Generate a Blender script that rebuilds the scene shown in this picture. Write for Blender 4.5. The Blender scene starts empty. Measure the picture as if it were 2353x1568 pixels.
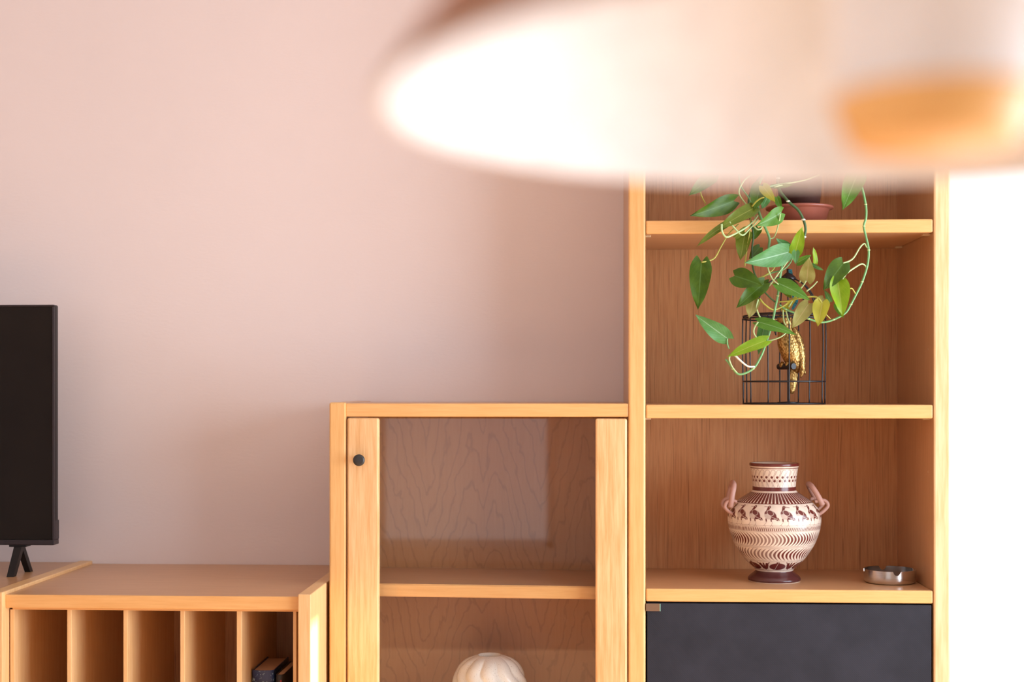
import bpy, bmesh, math, random
import numpy as np
from mathutils import Vector, Matrix
random.seed(7)
S = bpy.context.scene
COL = S.collection

# ------------------------------------------------------------------ camera
CAM_Z, YAW, FPX, HOR = 1.2, 0.0493, 3268.0, 894.6     # horizon row of the 2353x1568 frame
cd = bpy.data.cameras.new('camera'); cam = bpy.data.objects.new('camera', cd); COL.objects.link(cam)
cd.sensor_width = 36; cd.lens = 50; cd.shift_y = (HOR - 784) / 2353
cam.location = (0, 0, CAM_Z); cam.rotation_euler = (math.pi / 2, 0, YAW)
cd.clip_start = 0.02
cd.dof.use_dof = True; cd.dof.focus_distance = 3.33; cd.dof.aperture_fstop = 2.2; cd.dof.aperture_blades = 0
S.camera = cam

# ------------------------------------------------------------------ world, daylight, exposure
w = bpy.data.worlds.new('world'); S.world = w; w.use_nodes = True
w.node_tree.nodes['Background'].inputs[0].default_value = (0.62, 0.78, 1.0, 1)
w.node_tree.nodes['Background'].inputs[1].default_value = 0.6
def area(name, loc, rot, sx, sy, power, color):
    l = bpy.data.lights.new(name, 'AREA'); l.shape = 'RECTANGLE'; l.size = sx; l.size_y = sy
    l.energy = power; l.color = color
    o = bpy.data.objects.new(name, l); COL.objects.link(o); o.location = loc; o.rotation_euler = rot
    return o
WR = (0.05, 3.25, 0.06, 2.10)        # right window opening y0,y1,z0,z1
WF = (-2.6, -0.2, 0.1, 2.35)         # garden door opening x0,x1,z0,z1 in the wall behind the camera
area('window_right_offscreen', (2.63, (WR[0] + WR[1]) / 2, (WR[2] + WR[3]) / 2), (0, math.radians(90), 0), WR[3] - WR[2], WR[1] - WR[0], 190, (0.76, 0.88, 1.0))
area('window_behind_camera_offscreen', ((WF[0] + WF[1]) / 2, -3.32, (WF[2] + WF[3]) / 2), (math.radians(90), 0, 0), WF[1] - WF[0], WF[3] - WF[2], 15, (1.0, 0.90, 0.80))
sl = bpy.data.lights.new('sun_through_right_window_offscreen', 'SUN'); sl.energy = 22.0; sl.color = (1.0, 0.86, 0.68); sl.angle = math.radians(0.6)
so = bpy.data.objects.new('sun_through_right_window_offscreen', sl); COL.objects.link(so)
so.rotation_euler = Vector((-1.0, 0.0, -0.425)).to_track_quat('-Z', 'Y').to_euler()
S.view_settings.view_transform = 'Standard'; S.view_settings.look = 'None'
S.view_settings.gamma = 1.0; S.view_settings.use_curve_mapping = False
S.view_settings.exposure = 0.07

# ------------------------------------------------------------------ helpers
cy_, sy_ = math.cos(YAW), math.sin(YAW)
def ray(px, py):
    a = (px - 1176.5) / FPX; b = (HOR - py) / FPX
    return Vector((cy_ * a - sy_, sy_ * a + cy_, b))
def at(px, py, Y):                     # the point seen at a pixel of the photograph, on the plane y = Y
    d = ray(px, py); return d * (Y / d.y) + Vector((0, 0, CAM_Z))
def at_depth(px, py, D):
    return ray(px, py) * D + Vector((0, 0, CAM_Z))
def X(px, Y): return at(px, HOR, Y).x
def Z(px, py, Y): return at(px, py, Y).z

ORG = {}
def tag(o, label=None, cat=None, group=None, kind=None):
    if label: o['label'] = label
    if cat: o['category'] = cat
    if group: o['group'] = group
    if kind: o['kind'] = kind
    return o
def thing(name, loc, label, cat, group=None):
    o = bpy.data.objects.new(name, None); COL.objects.link(o); o.location = loc; o.empty_display_size = 0.05
    ORG[o] = Vector(loc); return tag(o, label, cat, group)
def link(name, me, mat, parent=None, loc=None, smooth=False):
    """mesh vertices are in world coordinates; they are moved under the parent's (or own) origin"""
    o = bpy.data.objects.new(name, me); COL.objects.link(o)
    org = ORG[parent] if parent else Vector(loc or (0, 0, 0))
    me.transform(Matrix.Translation(-org))
    if parent: o.parent = parent
    else: o.location = org
    ORG[o] = org
    if mat: me.materials.append(mat)
    if smooth: me.polygons.foreach_set('use_smooth', [True] * len(me.polygons))
    return o
def bm_obj(name, bm, mat, parent=None, loc=None, smooth=False):
    bmesh.ops.recalc_face_normals(bm, faces=bm.faces)
    me = bpy.data.meshes.new(name); bm.to_mesh(me); bm.free()
    return link(name, me, mat, parent, loc, smooth)
def bx(bm, x0, x1, y0, y1, z0, z1, bev=0.0, seg=2):
    vs = [bm.verts.new((x, y, z)) for x in (x0, x1) for y in (y0, y1) for z in (z0, z1)]
    fs = [(0, 1, 3, 2), (4, 6, 7, 5), (0, 4, 5, 1), (2, 3, 7, 6), (0, 2, 6, 4), (1, 5, 7, 3)]
    faces = [bm.faces.new([vs[i] for i in f]) for f in fs]
    if bev:
        es = list({e for f in faces for e in f.edges})
        bmesh.ops.bevel(bm, geom=es, offset=bev, segments=seg, affect='EDGES', profile=0.5)
    return vs
def board(name, x0, x1, y0, y1, z0, z1, mat, parent, bev=0.0025):
    bm = bmesh.new(); bx(bm, x0, x1, y0, y1, z0, z1, bev); o = bm_obj(name, bm, mat, parent)
    if mat in EDGED:                       # veneered board with a solid front edge
        o.data.materials.append(EDGED[mat]); yy = y0 + max(bev, .0005) * 1.01 - ORG[o].y
        for p in o.data.polygons:
            if p.center.y > yy: p.material_index = 1
    return o
EDGED = {}
def tube(bm, pts, rad, n=8, closed=False, cap=True):
    """tube through points; rad a number or a list"""
    P = [Vector(p) for p in pts]; m = len(P)
    R = rad if isinstance(rad, (list, tuple)) else [rad] * m
    T = []
    for i in range(m):
        a = P[(i - 1) % m] if (closed or i > 0) else P[0]; b = P[(i + 1) % m] if (closed or i < m - 1) else P[-1]
        T.append((b - a).normalized())
    up = Vector((0, 0, 1)) if abs(T[0].z) < .9 else Vector((1, 0, 0))
    nrm = (up - T[0] * up.dot(T[0])).normalized(); rings = []
    for i in range(m):
        nrm = (nrm - T[i] * nrm.dot(T[i])).normalized(); bi = T[i].cross(nrm)
        rings.append([bm.verts.new(P[i] + (nrm * math.cos(2 * math.pi * k / n) + bi * math.sin(2 * math.pi * k / n)) * R[i]) for k in range(n)])
    for i in range(m if closed else m - 1):
        A, B = rings[i], rings[(i + 1) % m]
        for k in range(n): bm.faces.new((A[k], A[(k + 1) % n], B[(k + 1) % n], B[k]))
    if cap and not closed:
        bm.faces.new(rings[0][::-1]); bm.faces.new(rings[-1])
def smoothpts(pts, sub=6):             # Catmull-Rom through the points
    P = [Vector(p) for p in pts]; P = [P[0] * 2 - P[1]] + P + [P[-1] * 2 - P[-2]]; out = []
    for i in range(1, len(P) - 2):
        for k in range(sub):
            t = k / sub; a, b, c, d = P[i - 1], P[i], P[i + 1], P[i + 2]
            out.append(0.5 * ((2 * b) + (c - a) * t + (2 * a - 5 * b + 4 * c - d) * t * t + (3 * b - a - 3 * c + d) * t ** 3))
    out.append(P[-2]); return out
def lathe(bm, prof, c, n=48, capb=True, capt=False):
    rings = [[bm.verts.new((c[0] + r * math.cos(2 * math.pi * k / n), c[1] + r * math.sin(2 * math.pi * k / n), c[2] + z)) for k in range(n)] for r, z in prof]
    for A, B in zip(rings, rings[1:]):
        for k in range(n): bm.faces.new((A[k], A[(k + 1) % n], B[(k + 1) % n], B[k]))
    if capb: bm.faces.new(rings[0][::-1])
    if capt: bm.faces.new(rings[-1])
    return rings
def ellipsoid(bm, c, r, rot=None, u=20, v=12):
    M = Matrix.Translation(c) @ (rot.to_4x4() if rot else Matrix()) @ Matrix.Diagonal((r[0], r[1], r[2], 1))
    bmesh.ops.create_uvsphere(bm, u_segments=u, v_segments=v, radius=1, matrix=M)
def cyl(bm, a, b, r, n=20):
    tube(bm, [a, b], r, n)

# ------------------------------------------------------------------ materials
def srgb(r, g, b):
    f = lambda c: (c / 255 / 12.92) if c / 255 <= .04045 else ((c / 255 + .055) / 1.055) ** 2.4
    return (f(r), f(g), f(b), 1)
class NT:
    def __init__(s, name):
        s.m = bpy.data.materials.new(name); s.m.use_nodes = True; s.t = s.m.node_tree; s.b = s.t.nodes['Principled BSDF']
    def n(s, typ, **kw):
        nd = s.t.nodes.new(typ)
        for k, v in kw.items(): setattr(nd, k, v)
        return nd
    def l(s, a, b): s.t.links.new(a, b)
    def math(s, op, a, b=None, c=None):
        nd = s.n('ShaderNodeMath', operation=op)
        for i, v in enumerate((a, b, c)):
            if v is None: continue
            if isinstance(v, (int, float)): nd.inputs[i].default_value = v
            else: s.l(v, nd.inputs[i])
        return nd.outputs[0]
    def noise(s, vec, scale, detail=4, rough=.5, dist=0):
        nd = s.n('ShaderNodeTexNoise'); s.l(vec, nd.inputs['Vector']); nd.inputs['Scale'].default_value = scale
        nd.inputs['Detail'].default_value = detail; nd.inputs['Roughness'].default_value = rough; nd.inputs['Distortion'].default_value = dist
        return nd.outputs['Fac']
    def mapping(s, vec, scale, loc=(0, 0, 0)):
        nd = s.n('ShaderNodeMapping'); s.l(vec, nd.inputs[0]); nd.inputs['Scale'].default_value = scale; nd.inputs['Location'].default_value = loc
        return nd.outputs[0]
    def ramp(s, fac, stops):
        nd = s.n('ShaderNodeValToRGB'); s.l(fac, nd.inputs[0]); e = nd.color_ramp.elements
        e[0].position, e[0].color = stops[0]; e[1].position, e[1].color = stops[-1]
        for p, c in stops[1:-1]:
            k = e.new(p); k.color = c
        return nd.outputs[0]
    def mix(s, fac, a, b, mode='MIX'):
        nd = s.n('ShaderNodeMix', data_type='RGBA', blend_type=mode)
        for sock, v in ((nd.inputs[0], fac), (nd.inputs[6], a), (nd.inputs[7], b)):
            if isinstance(v, (int, float)): sock.default_value = v
            elif isinstance(v, tuple): sock.default_value = v
            else: s.l(v, sock)
        return nd.outputs[2]
    def bump(s, h, strength, dist=.001):
        nd = s.n('ShaderNodeBump'); nd.inputs['Strength'].default_value = strength; nd.inputs['Distance'].default_value = dist
        s.l(h, nd.inputs['Height']); s.l(nd.outputs[0], s.b.inputs['Normal'])
    def obj(s): return s.n('ShaderNodeTexCoord').outputs['Object']
def plain(name, col, rough=.5, metal=0, spec=.5, coat=0):
    k = NT(name); k.b.inputs['Base Color'].default_value = col if len(col) == 4 else (*col, 1)
    k.b.inputs['Roughness'].default_value = rough; k.b.inputs['Metallic'].default_value = metal
    k.b.inputs['Specular IOR Level'].default_value = spec; k.b.inputs['Coat Weight'].default_value = coat
    v = k.noise(k.obj(), 35, 3); c = k.b.inputs['Base Color'].default_value[:]
    k.l(k.ramp(v, [(.3, tuple(x * .93 for x in c[:3]) + (1,)), (.7, tuple(min(1, x * 1.05) for x in c[:3]) + (1,))]), k.b.inputs['Base Color'])
    return k.m
def wood(name, axis, light, dark, rough=.36, fine=150, amt=1.0, pores=False, cathedral=False):
    k = NT(name); o = k.obj(); st = {'X': (1, 16, 16), 'Y': (16, 1, 16), 'Z': (16, 16, 1)}[axis]
    v = k.mapping(o, tuple(a * 5 for a in st))
    n1 = k.noise(v, 1.0, 5, .6, .3)
    n2 = k.noise(k.mapping(o, tuple(fine / 14 * a for a in st)), 1.0, 3, .6)
    n3 = k.noise(o, 3.0, 2)
    f = k.math('ADD', k.math('MULTIPLY', n1, .38), k.math('MULTIPLY', n2, .62))
    f = k.math('ADD', f, k.math('MULTIPLY', k.math('SUBTRACT', n3, .5), .25))
    c = k.ramp(f, [(.34, dark), (.62, light)])
    if amt < 1: c = k.mix(amt, light, c)
    if pores:
        p = k.noise(k.mapping(o, (520, 520, 7)), 1.0, 2, .5)
        pr = k.ramp(p, [(.30, (0.45, 0.36, 0.30, 1)), (.43, (1, 1, 1, 1))])
        c = k.mix(.75, c, pr, 'MULTIPLY')
    if cathedral:
        sp = k.n('ShaderNodeSeparateXYZ'); k.l(o, sp.inputs[0])
        u = k.math('PINGPONG', k.math('ADD', sp.outputs[0], 10 * .148 + .012), .148)
        d = k.math('ABSOLUTE', k.math('SUBTRACT', u, .030))
        nz = k.noise(k.mapping(o, (14, 1, 7)), 1.0, 4, .55, .5)
        dd = k.math('SQRT', k.math('ADD', k.math('MULTIPLY', d, d), .00012))
        h = k.math('ADD', k.math('MULTIPLY', sp.outputs[2], .55), k.math('MULTIPLY', dd, 2.1))
        h = k.math('ADD', h, k.math('MULTIPLY', nz, .16))
        h = k.math('ADD', h, k.math('MULTIPLY', k.noise(k.mapping(o, (90, 1, 30)), 1.0, 2), .008))
        wv = k.math('SINE', k.math('MULTIPLY', h, 120))
        ln = k.ramp(wv, [(.74, (1, 1, 1, 1)), (1.0, (.60, .52, .46, 1))])
        c = k.mix(.42, c, ln, 'MULTIPLY')
    k.l(c, k.b.inputs['Base Color']); k.b.inputs['Roughness'].default_value = rough
    k.bump(n2, .06, .0006)
    return k.m
OAK_L, OAK_D = (0.80, 0.47, 0.185, 1), (0.72, 0.37, 0.12, 1)
wood_v = wood('lacquered_wood_upright', 'Z', OAK_L, OAK_D)
wood_h = wood('lacquered_wood_level', 'X', (0.80, 0.44, 0.165, 1), (0.73, 0.365, 0.12, 1))
wood_d = wood('lacquered_wood_depth', 'Y', OAK_L, OAK_D, amt=.5)
pine_v = wood('striped_pine', 'Z', (0.82, 0.56, 0.31, 1), (0.71, 0.40, 0.17, 1), fine=130)
pine_s = wood('striped_pine_solid', 'Z', (0.84, 0.53, 0.26, 1), (0.68, 0.34, 0.12, 1), fine=130)
wood_s = wood('solid_upright', 'Z', (0.83, 0.53, 0.26, 1), (0.74, 0.42, 0.17, 1))
VN_L, VN_D = (0.60, 0.335, 0.17, 1), (0.52, 0.27, 0.125, 1)
EDGED[wood_v] = EDGED[pine_v] = wood('veneer_upright', 'Z', VN_L, VN_D, rough=.3)
EDGED[wood_h] = wood('veneer_level', 'X', VN_L, VN_D, rough=.3)
back_wood = wood('veneer_back', 'Z', (0.60, 0.30, 0.125, 1), (0.51, 0.225, 0.085, 1), rough=.5, pores=True)
cath_wood = wood('cathedral_veneer', 'Z', (0.50, 0.235, 0.09, 1), (0.44, 0.19, 0.065, 1), rough=.5, amt=.6, cathedral=True)
def wall_mat(name, col):
    k = NT(name); o = k.obj(); n = k.noise(k.mapping(o, (60, 60, 150)), 1, 4, .6); m = k.noise(o, 2.2, 3)
    k.l(k.ramp(m, [(.3, tuple(c * .97 for c in col[:3]) + (1,)), (.7, col)]), k.b.inputs['Base Color'])
    k.b.inputs['Roughness'].default_value = .85; k.b.inputs['Specular IOR Level'].default_value = .2; k.bump(n, .25, .0015); return k.m
pink_wall = wall_mat('pink_paint', (0.86, 0.74, 0.715, 1))
white_wall = wall_mat('white_paint', (0.80, 0.80, 0.81, 1))
front_mat = wall_mat('tan_paint', (0.78, 0.64, 0.55, 1))
ceil_mat = wall_mat('ceiling_paint', (0.84, 0.80, 0.78, 1))
floor_mat = wood('parquet', 'Y', (0.44, 0.29, 0.18, 1), (0.34, 0.21, 0.13, 1), rough=.4)
black_metal = plain('black_wire', (0.012, 0.012, 0.016), .42, 0, .5)
black_plastic = plain('black_plastic', (0.008, 0.007, 0.008), .4, spec=.3)
white_paint = plain('white_lacquer', (0.8, 0.8, 0.8), .4)
clip_mat = plain('beige_plastic', (0.62, 0.45, 0.27), .4)
def glass_mat(name, tint=(1, 1, 1, 1), rough=0.0):
    k = NT(name); t = k.n('ShaderNodeBsdfTransparent'); g = k.n('ShaderNodeBsdfGlossy'); g.inputs['Roughness'].default_value = rough
    t.inputs[0].default_value = tint; lw = k.n('ShaderNodeLayerWeight'); lw.inputs[0].default_value = .5     # Schlick reflectance, the same from both sides
    fr = k.math('ADD', k.math('MULTIPLY', k.math('POWER', lw.outputs['Facing'], 5.0), .95), .04)
    mx = k.n('ShaderNodeMixShader'); k.l(fr, mx.inputs[0]); k.l(t.outputs[0], mx.inputs[1]); k.l(g.outputs[0], mx.inputs[2])
    k.l(mx.outputs[0], k.t.nodes['Material Output'].inputs[0]); return k.m
pane_mat = glass_mat('clear_pane', (0.985, 0.99, 0.985, 1))

# ------------------------------------------------------------------ the room
Y0, YB = 3.30, 3.70                        # furniture front plane, back wall
XR = 2.5; XL = -4.2; YF = -3.2; H = 2.6
def struct(name, boxes, mat, bev=0):
    bm = bmesh.new()
    for b in boxes: bx(bm, *b, bev)
    o = bm_obj(name, bm, mat); o['kind'] = 'structure'; return o
struct('floor', [(XL - .2, XR + .2, YF - .2, YB + .2, -.1, 0)], floor_mat)
struct('ceiling', [(XL - .2, XR + .2, YF - .2, YB + .2, H, H + .1)], ceil_mat)
struct('wall_back', [(XL - .2, XR + .2, YB, YB + .2, 0, H)], pink_wall)
struct('wall_side', [(0.8425, XR + .1, Y0 + .012, YB, 0, H)], white_wall)
struct('wall_left', [(XL - .2, XL, YF, YB, 0, H)], pink_wall)
a, b, c, d = WR
struct('wall_right', [(XR, XR + .2, YF, a, 0, H), (XR, XR + .2, b, YB, 0, H), (XR, XR + .2, a, b, 0, c), (XR, XR + .2, a, b, d, H)], white_wall)
e, f, g, h = WF
struct('wall_front', [(XL, e, YF - .2, YF, 0, H), (f, XR, YF - .2, YF, 0, H), (e, f, YF - .2, YF, 0, g), (e, f, YF - .2, YF, h, H)], front_mat)
def window(name, kind, fixed, u0, u1, z0, z1):
    bm = bmesh.new(); t = .05
    def q(a0, a1, b0, b1):
        if kind == 'x': bx(bm, fixed, fixed + .06, a0, a1, b0, b1, .003)
        else: bx(bm, a0, a1, fixed, fixed + .06, b0, b1, .003)
    q(u0, u0 + t, z0, z1); q(u1 - t, u1, z0, z1); q(u0, u1, z0, z0 + t); q(u0, u1, z1 - t, z1); m = (u0 + u1) / 2; q(m - t / 2, m + t / 2, z0, z1)
    o = bm_obj(name, bm, white_paint); o['kind'] = 'structure'; return o
window('window_1', 'x', XR + .08, *WR)
window('window_2', 'y', YF - .10, *WF)
struct('baseboard_back', [(XL, .84, YB - .012, YB, 0, .08)], white_paint, .002)

# ------------------------------------------------------------------ tall bookcase
LO, LI, RI, RO = 0.10685, 0.14643, 0.80439, 0.84161
BK = 3.678
zu, zm, zl = (1.5593, 1.5902), (1.1323, 1.1640), (0.7078, 0.7378)
tall = thing('bookcase', ((LO + RO) / 2, 3.49, 0), 'tall open wooden bookcase holding the trailing plant, birdcage and painted vase', 'bookcase')
board('side_panel', LO, LI, Y0, YB - .001, 0, 2.30, wood_v, tall, .0045)
rp = board('side_panel', RI, RO, Y0, YB - .001, 0, 2.30, pine_v, tall, .004)
board('back_panel', LI - .004, RI + .004, BK, BK + .008, .08, 2.27, back_wood, tall, .0005)
board('top_panel', LI - .001, RI + .001, Y0 + .002, BK + .001, 2.255, 2.286, wood_h, tall)
board('plinth', LI - .001, RI + .001, Y0 + .03, Y0 + .048, 0, .085, wood_h, tall)
board('bottom_panel', LI - .001, RI + .001, Y0 + .024, BK + .001, .08, .105, wood_h, tall)
shelf_z = [zl, zm, zu, (1.93, 1.961)]
for i, (z0, z1) in enumerate(shelf_z):
    board('shelf', LI + .0008, RI - .0008, Y0 + .003, BK + .001, z0, z1, wood_h, tall, .0035)
for z0, z1 in shelf_z[1:]:
    for x0, x1 in ((LI - .001, LI + .014), (RI - .016, RI + .001)):
        for y0 in (Y0 + .035, BK - .055):
            bm = bmesh.new(); bx(bm, x0, x1, y0, y0 + .016, z0 - .0035, z0 + .0005, .0006, 1)
            bm_obj('shelf_clip', bm, clip_mat, tall)
hole_mat = plain('pale_plug', (0.62, 0.40, 0.24), .5)
for py in (665, 803, 1085, 1225):
    for px, yy in ((2132, 3.356), (2070, 3.640)):
        zz = Z(px, py, yy); bm = bmesh.new(); cyl(bm, (RI - .0006, yy, zz), (RI + .002, yy, zz), .0026, 12)
        bm_obj('pin_hole_plug', bm, hole_mat, rp)
def fabric_mat():
    k = NT('dark_woven_cloth'); o = k.obj(); sp = k.n('ShaderNodeSeparateXYZ'); k.l(o, sp.inputs[0])
    s1 = k.math('SINE', k.math('MULTIPLY', k.math('ADD', sp.outputs[0], sp.outputs[2]), 1500))
    n = k.noise(o, 14, 4)
    f = k.math('ADD', k.math('MULTIPLY', s1, .10), n)
    k.l(k.ramp(f, [(.25, (0.017, 0.017, 0.024, 1)), (.75, (0.028, 0.028, 0.039, 1))]), k.b.inputs['Base Color'])
    k.b.inputs['Roughness'].default_value = .7; k.b.inputs['Specular IOR Level'].default_value = .25; k.bump(s1, .15, .0004); return k.m
dk = fabric_mat()
zdt = zl[0] - .0035
door = board('door', LI + .0035, RI - .0045, Y0 + .004, Y0 + .022, .10, zdt, dk, tall, .0015)
bm = bmesh.new(); hx0, hx1 = LI + .0008, X(1517, Y0); hz0, hz1 = Z(1500, 1405, Y0), zdt - .0005
bx(bm, hx0, hx1, Y0 - .001, Y0 + .0045, hz0, hz1, .0006, 1)
hinge = bm_obj('hinge', bm, plain('smoked_hinge', (0.20, 0.115, 0.07), .22), door); hinge['label'] = 'smoky brown glass-door hinge plate'
bm = bmesh.new(); bx(bm, hx1 - .0012, hx1 + .0006, Y0 - .0014, Y0 + .004, hz0, hz1, .0003, 1)
bm_obj('hinge_edge', bm, plain('green_glass_edge', (0.30, 0.52, 0.40), .1), door)

# ------------------------------------------------------------------ glass cabinet
ML0, ML1 = X(756.3, Y0), X(795, Y0)
zt = (Z(1100, 958.3, Y0), Z(1100, 927.6, Y0))
zs = Z(775, 925, Y0)
MB = 3.646
mid = thing('glass_cabinet', ((ML0 + LO) / 2, 3.49, 0), 'waist-high wooden cabinet with a single glass door between two striped pine stiles', 'cabinet')
board('side_panel', ML0, ML1, Y0, YB - .001, 0, zs, wood_v, mid, .0042)
board('top_panel', ML1 - .001, LO, Y0 + .003, YB - .002, *zt, wood_h, mid, .0022)
board('back_panel', ML1 - .003, LO, MB, MB + .008, .05, zt[0] + .002, cath_wood, mid, .0005)
board('bottom_panel', ML1 - .001, LO, Y0 + .03, MB + .001, .08, .105, wood_h, mid)
board('plinth', ML1 - .001, LO, Y0 + .03, Y0 + .048, 0, .085, wood_h, mid)
# shelf that dips a little towards the bookcase
YS = 3.342
pA, pB = at(872, 1341.8, YS), at(1368, 1348.4, YS)
bm = bmesh.new(); th = .0305
def zsh(x): return pA.z + (pB.z - pA.z) * (x - pA.x) / (pB.x - pA.x)
vs = bx(bm, ML1 + .001, LO - .001, YS, MB + .001, -th, 0)
for v in vs: v.co.z += zsh(v.co.x)
bmesh.ops.bevel(bm, geom=bm.edges[:], offset=.0025, segments=2, affect='EDGES')
o = bm_obj('shelf', bm, wood_h, mid); o.data.materials.append(EDGED[wood_h])
for p in o.data.polygons:
    if p.center.y > YS + .0026 - ORG[o].y: p.material_index = 1
ZLOW = .30
board('shelf', ML1 + .001, LO - .001, YS, MB + .001, ZLOW - .03, ZLOW, wood_h, mid, .003)
zd = Z(835, 961, Y0)
door2 = board('door_stile', X(797.6, Y0), X(870.4, Y0), Y0 - .001, Y0 + .020, .11, zd, pine_s, mid, .0045)
board('door_stile', X(1368.3, Y0), X(1441.2, Y0), Y0 - .001, Y0 + .020, .11, zd - .0008, pine_s, mid, .0045)
bm = bmesh.new(); bx(bm, X(860, Y0), X(1380, Y0), Y0 + .0205, Y0 + .0245, .11, zd - .001, .0006, 1)
pn = bm_obj('glass_pane', bm, pane_mat, mid); pn['label'] = 'clear glass door pane'
kp = at(828, 1057, Y0 - .002); bm = bmesh.new()
R90 = Matrix.Rotation(math.radians(90), 4, 'X')
prof = [(.006, -.001), (.006, .012), (.0085, .014), (.0125, .0165), (.0137, .0195), (.0137, .0225), (.0125, .0245), (.009, .0256), (.0001, .026)]
rings = lathe(bm, prof, (0, 0, 0), 32)
for v in bm.verts: v.co = (R90 @ v.co) + kp
bm_obj('knob', bm, plain('dark_knob', (0.03, 0.027, 0.026), .35), door2, smooth=True)

# ------------------------------------------------------------------ low cabinet with record rack
YL = 3.115
px0, px1 = X(684.5, YL), X(714.5, YL)
zp = Z(700, 1366.5, YL)
qx0, qx1 = X(-28, YL), X(6, YL)
zq = Z(8, 1357, YL)
YT = YL + .016
zb1 = Z(680, 1371.8, YT); zb0 = zb1 - .0300
low = thing('low_cabinet', ((qx1 + px1) / 2, 3.4, 0), 'low wooden cabinet with narrow upright slots holding two books', 'cabinet')
board('side_panel', px0, px1, YL, YB - .001, 0, zp, wood_s, low, .0022)
board('side_panel', qx0, qx1, YL, YB - .001, 0, zp, wood_s, low, .0022)
board('top_panel', qx1 - .001, px0 + .001, YT, YB - .001, zb0, zb1, wood_h, low, .0022)
YR, YK = 3.150, 3.515
tk = .0105
zr1 = zb0 - .0005
rack = board('rack_top', qx1 + .008, px0 - .001, YR, YK, zr1 - .006, zr1, wood_h, low, .0008)
board('rack_back', qx1 + .008, px0 - .001, YK, YK + .005, .30, zr1, back_wood, low, .0005)
board('rack_bottom', qx1 + .008, px0 - .001, YR, YK, .33, .345, wood_h, low, .0008)
divs = [(22.6, 32.5), (153.7, 163.9), (283, 293.3), (413.8, 424.2), (543.6, 555.5), (673.2, 681)]
for k, (p0, p1) in enumerate(divs):
    board('slot_divider', X(p0, YR), X(p1, YR), YR + .0006, YK, .345, zr1 - .0055, wood_s, low, .0012)
board('lower_door', qx1, px0, YR, YR + .018, .09, .325, wood_h, low, .002)
board('plinth', qx1, px0, YR + .01, YR + .028, 0, .09, wood_h, low, .001)

# media cabinet that carries the television (mostly outside the frame)
med = thing('media_cabinet', (qx0 - .55, 3.4, 0), 'low wooden media cabinet under the television', 'cabinet')
mx0 = qx0 - 1.15
board('top_panel', mx0, qx0 - .001, YL + .006, YB - .001, zp - .034, zp - .004, wood_h, med, .0022)
board('side_panel', mx0 - .032, mx0 - .001, YL, YB - .001, 0, zp, wood_v, med, .0022)
board('door', mx0 + .002, qx0 - .58, YL + .012, YL + .030, .09, zp - .037, wood_v, med, .002)
board('door', qx0 - .577, qx0 - .003, YL + .012, YL + .030, .09, zp - .037, wood_v, med, .002)
board('plinth', mx0, qx0 - .002, YL + .05, YL + .07, 0, .089, wood_h, med, .001)
board('back_panel', mx0, qx0 - .002, YB - .02, YB - .012, .05, zp - .035, back_wood, med, .0005)

# ------------------------------------------------------------------ television
YTV = 3.44
tr, tt, tb = at(124.2, 701, YTV), at(60, 700.5, YTV), at(60, 1253, YTV)
TW = 1.02; tx1 = tr.x; tx0 = tx1 - TW; tz1 = tt.z; tz0 = tb.z
top_z = zp - .004
tv = thing('television', ((tx0 + tx1) / 2, YTV, top_z), 'black flat-screen television on splayed legs', 'television')
bm = bmesh.new(); bx(bm, tx0, tx1, YTV + .004, YTV + .030, tz0 + .012, tz1, .004)
bx(bm, tx0 + .08, tx1 - .08, YTV + .028, YTV + .062, tz0 + .03, tz0 + .34, .01)
bm_obj('housing', bm, black_plastic, tv)
bezel_m = plain('tv_bezel', (0.020, 0.013, 0.016), .4)
bm = bmesh.new(); t = .0048
bx(bm, tx0, tx1, YTV, YTV + .006, tz1 - t, tz1, .0015); bx(bm, tx0, tx0 + t, YTV, YTV + .006, tz0, tz1 - t, .001); bx(bm, tx1 - t, tx1, YTV, YTV + .006, tz0, tz1 - t, .001)
bm_obj('bezel', bm, bezel_m, tv)
bm = bmesh.new(); bx(bm, tx0, tx1 + .0006, YTV - .004, YTV + .032, tz0, tz0 + .0125, .002)
bx(bm, tx1 - .004, tx1 + .0005, YTV + .004, YTV + .034, tz0 + .012, tz0 + .060, .002)
bm_obj('bottom_bar', bm, bezel_m, tv)
k = NT('tv_screen'); k.b.inputs['Specular IOR Level'].default_value = .2; k.b.inputs['Base Color'].default_value = (0.012, 0.009, 0.008, 1); k.b.inputs['Roughness'].default_value = .16
k.l(k.ramp(k.noise(k.obj(), 4, 2), [(.3, (0.012, 0.009, 0.008, 1)), (.7, (0.016, 0.012, 0.010, 1))]), k.b.inputs['Base Color'])
bm = bmesh.new(); bx(bm, tx0 + t, tx1 - t, YTV + .0025, YTV + .005, tz0 + .0125, tz1 - t, .0003, 1)
bm_obj('screen', bm, k.m, tv)
lx = at(41, 1253, YTV).x
for cx in (lx, tx0 + (tx1 - lx)):
    bm = bmesh.new(); bx(bm, cx - .022, cx + .022, YTV - .002, YTV + .03, tz0 - .005, tz0 + .001, .0015)
    for yy, hw in ((-.035, .0085), (.060, .007)):
        a0 = Vector((cx, YTV + .012, tz0)); b0 = Vector((cx - (.002 if yy < 0 else -.004), YTV + yy, top_z))
        vs = bx(bm, -1, 1, -1, 1, 0, 1)
        for v in vs:
            s = v.co.z; c0 = a0.lerp(b0, 1 - s); wd = hw * (1.15 if s else 1.0)
            v.co = Vector((c0.x + v.co.x * wd, c0.y + v.co.y * .009, c0.z))
    bm_obj('leg', bm, black_plastic, tv)

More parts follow.
